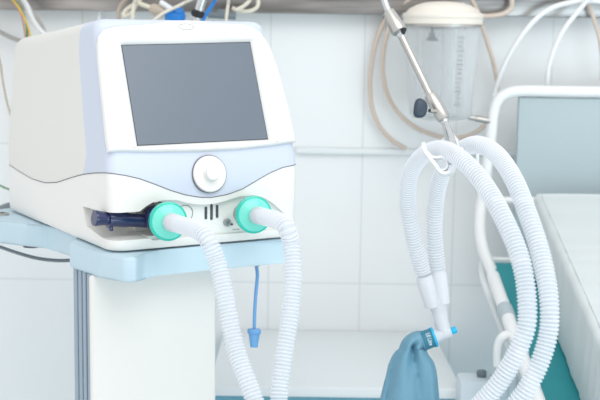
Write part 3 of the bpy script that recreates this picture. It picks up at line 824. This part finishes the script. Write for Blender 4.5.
cable('suction_tube', wp([(470, -4), (478, 12), (486, 38), (493, 62), (497, 82), (498, 100)], .05), .0044, 'beige', 'beige tube descending right of the canister behind the bed frame', 'tube')
cable('white_tube', wp([(608, 2), (590, 1), (570, 2.5), (550, 9), (533, 22), (516, 44), (503, 68), (495, 92), (491, 110)], .085), .0054, 'whitetube', 'white tube curving from the rail down to the bed frame corner', 'tube')
cable('white_tube', wp([(592, -6), (580, 9), (565, 28), (554, 50), (548, 72), (547.5, 92)], .10), .0050, 'whitetube', 'white tube hanging from the rail to the top of the headboard', 'tube')
cable('clear_tube', wp([(586, -4), (591, 10), (596, 26), (600, 42), (602, 60), (602, 80)], .07), .0040, 'beige', 'thin pinkish tube at the right end of the rail', 'tube')
cable('white_hose', wp([(14, -6), (24, 4), (33, 14), (41, 26), (45, 38), (47, 60), (46, 190)], .09), .0062, 'greycable', 'grey white hose behind the ventilator, descending from the rail', 'hose')
cable('white_hose', wp([(20, -6), (27, 6), (32, 18), (40, 30), (50, 38), (62, 48), (78, 90), (84, 190)], .11), .0052, 'whitetube', 'white hose crossing in front of the grey white one behind the ventilator', 'hose')
cable('green_wire', wp([(10, -6), (18, 5), (23.5, 15), (26.5, 25), (27.5, 42), (27.5, 60), (30, 190)], .13), .0024, 'green', 'green wire dropping from the rail behind the ventilator corner', 'wire')
cable('yellow_wire', wp([(8, -6), (17, 5), (22, 13), (27, 24), (31, 40), (32, 60), (36, 190)], .14), .0020, 'yellow', 'yellow wire dropping from the rail behind the ventilator corner', 'wire')
cable('pink_wire', wp([(9, -6), (16, 5), (21, 14), (24, 28), (26, 44), (26, 60), (26, 190)], .12), .0018, 'pink', 'pale pink wire dropping from the rail behind the ventilator corner', 'wire')
cable('grey_cable', wp([(-12, 26), (0, 32), (12, 38), (26, 41.5), (44, 38)], .03), .0046, 'greycable', 'grey cable sagging along the wall behind the ventilator', 'cable')
cable('taupe_cable', wp([(-6, 40), (0, 62), (3, 82), (7, 102), (14, 125)], .03), .0022, 'taupe', 'thin taupe cable on the wall left of the ventilator', 'cable')
cable('green_wire', wp([(-60, 140), (-30, 168), (-8, 181), (0, 185.5), (8, 189), (20, 194), (60, 200)], .2), .0018, 'green', 'green wire poking out left of the ventilator side', 'wire')
cable('white_tube', wp([(103, -4), (101, 6), (99, 18), (96, 40)], .03), .0040, 'whitetube', 'short white tube below the rail left of the coiled tubes', 'tube')
cable('coiled_tube', wp([(130, -6), (122, 4), (118.5, 12), (119, 22), (121, 34)], .10), .0042, 'taupe', 'taupe tube bending down behind the ventilator top, leftmost of the tangle', 'tube')
cable('coiled_tube', wp([(138, -6), (135, 3), (126, 10), (124, 16), (131, 13), (137, 4), (142, -4)], .12), .0040, 'creamtube', 'cream tube curled in a tight loop above the ventilator', 'tube')
cable('coiled_tube', wp([(137, -5), (134, 4), (133, 12), (131.5, 30)], .14), .0036, 'creamtube', 'straight cream tube dropping behind the ventilator top', 'tube')
cable('coiled_tube', wp([(134, -6), (138, 2), (146, 6), (156, 8.5), (166, 8)], .13), .0046, 'creamtube', 'cream tube running from the tangle to the grey connector', 'tube')
cable('thin_tube', wp([(152, 22), (162, 14), (174, 8), (184, 3), (196, -4)], .22), .0030, 'creamtube', 'thin cream tube crossing the blue mask above the ventilator', 'tube')
cn = thing('tube_connector', onY(158, 10, WY - .15), 'grey and white tube connector beside the blue mask', 'connector')
c0, c1 = onY(150, 7, WY - .15), onY(164, 14, WY - .15)
mk('connector_body', lathe([(0, .006), (.004, .010), (.015, .012), ((c1 - c0).length, .009)], c0, c1 - c0, 24), 'taupe', cn)
c2, c3 = onY(160, 2, WY - .15), onY(180, 15, WY - .15)
mk('connector_sleeve', rod(c2, c3, .006), 'white', cn)
mc = onY(175, 16, WY - .2)
bm = bmesh.new(); bmesh.ops.create_uvsphere(bm, u_segments=28, v_segments=16, radius=1); g = from_bm(bm)
msk = thing('face_mask', mc - Vector((0, 0, .02)), 'bright blue rubber breathing mask behind the ventilator top', 'mask')
mk('mask_shell', ([mc + Vector((v.x * .021, v.y * .014, v.z * .016 if v.z > 0 else v.z * .024)) for v in g[0]], g[1]), 'bluep', msk)
mk('mask_ring', lathe([(-.003, .011), (0, .013), (.003, .011)], mc + Vector((.006, -.004, .012)), (.3, -.4, .8), 28), 'bluep', msk)
cable('blue_strap', wp([(219, -8), (214, 2), (209, 10), (204, 18), (200, 30)], .25), .0038, 'bluep', 'bright blue tube dropping beside the chrome pole', 'tube')
cable('coiled_tube', wp([(229, -6), (228, 5), (226.5, 16), (225, 32)], .15), .0032, 'creamtube', 'thin cream tube dropping right of the blue tube', 'tube')
cable('coiled_tube', wp([(232, 8), (240, 11), (250, 11), (257, 7), (258, 0), (254, -8)], .08), .0042, 'creamtube', 'cream tube loop hanging from the rail above the right ventilator corner', 'tube')
cable('coiled_tube', wp([(236, 10), (243, 6.5), (249, 1), (252, -8)], .10), .0040, 'creamtube', 'cream tube slanting inside the hanging loop', 'tube')
vlv = thing('rail_fitting', onY(222, 13, WY - .1), 'dark metal fitting on the rail behind the ventilator top', 'fitting')
mk('fitting_body', join(rod(onY(208, 14.5, WY - .1), onY(236, 16.5, WY - .1), .007), box(onY(222, 13, WY - .09), (.022, .03, .016), .003)), 'darkhose', vlv)
# cables below the tray and behind it
cable('grey_cable', [onY(-150, 250, WY - .01), onY(-70, 236, WY - .15), P(-14, 243, 2.14), P(0, 247, 2.1), P(16, 252.5, 2.07), P(36, 258, 2.04), P(56, 260.5, 2.02), P(76, 260, 2.0), P(100, 258, 1.96), lw(.07, .20, ZB + .001)], .0030, 'darkhose', 'dark grey cable running under the light blue tray wing', 'cable')
cable('black_hose', [onY(-90, 225, WY - .01), P(-50, 222, 2.5), P(-14, 213, 2.40), P(-2, 210, 2.36), P(8, 206.5, 2.32), P(20, 204, 2.28), VW @ Vector((.04, .50, .04)), VW @ Vector((.06, .475, .05))], .0075, 'darkhose', 'dark grey hose entering behind the ventilator above the tray', 'hose')

# ------------------------------------------------------------------ light
wd = bpy.data.worlds.new('daylight'); S.world = wd; wd.use_nodes = True
bg = wd.node_tree.nodes['Background']; bg.inputs[0].default_value = (.975, .99, 1, 1); bg.inputs[1].default_value = 1.06
def area(name, loc, target, size, e, col=(1, 1, 1)):
    l = bpy.data.lights.new(name, 'AREA'); l.energy = e; l.shape = 'RECTANGLE'; l.size, l.size_y = size; l.color = col
    o = bpy.data.objects.new(name, l); COL.objects.link(o); o.location = loc
    o.rotation_euler = (Vector(target) - Vector(loc)).to_track_quat('-Z', 'Y').to_euler()
area('ceiling_light', (.5, .7, 2.55), (.1, 2.0, .9), (1.6, 1.0), 14, (1, .99, .97))
area('cool_fill_light', (1.5, .3, .75), (.35, 2.3, .8), (1.0, 1.0), 13, (.62, .88, 1))  # added cool fill to tint the lower right blue, no real window there
vs = S.view_settings
vs.view_transform = 'Standard'; vs.look = 'None'; vs.gamma = 1; vs.use_curve_mapping = False; vs.exposure = .08
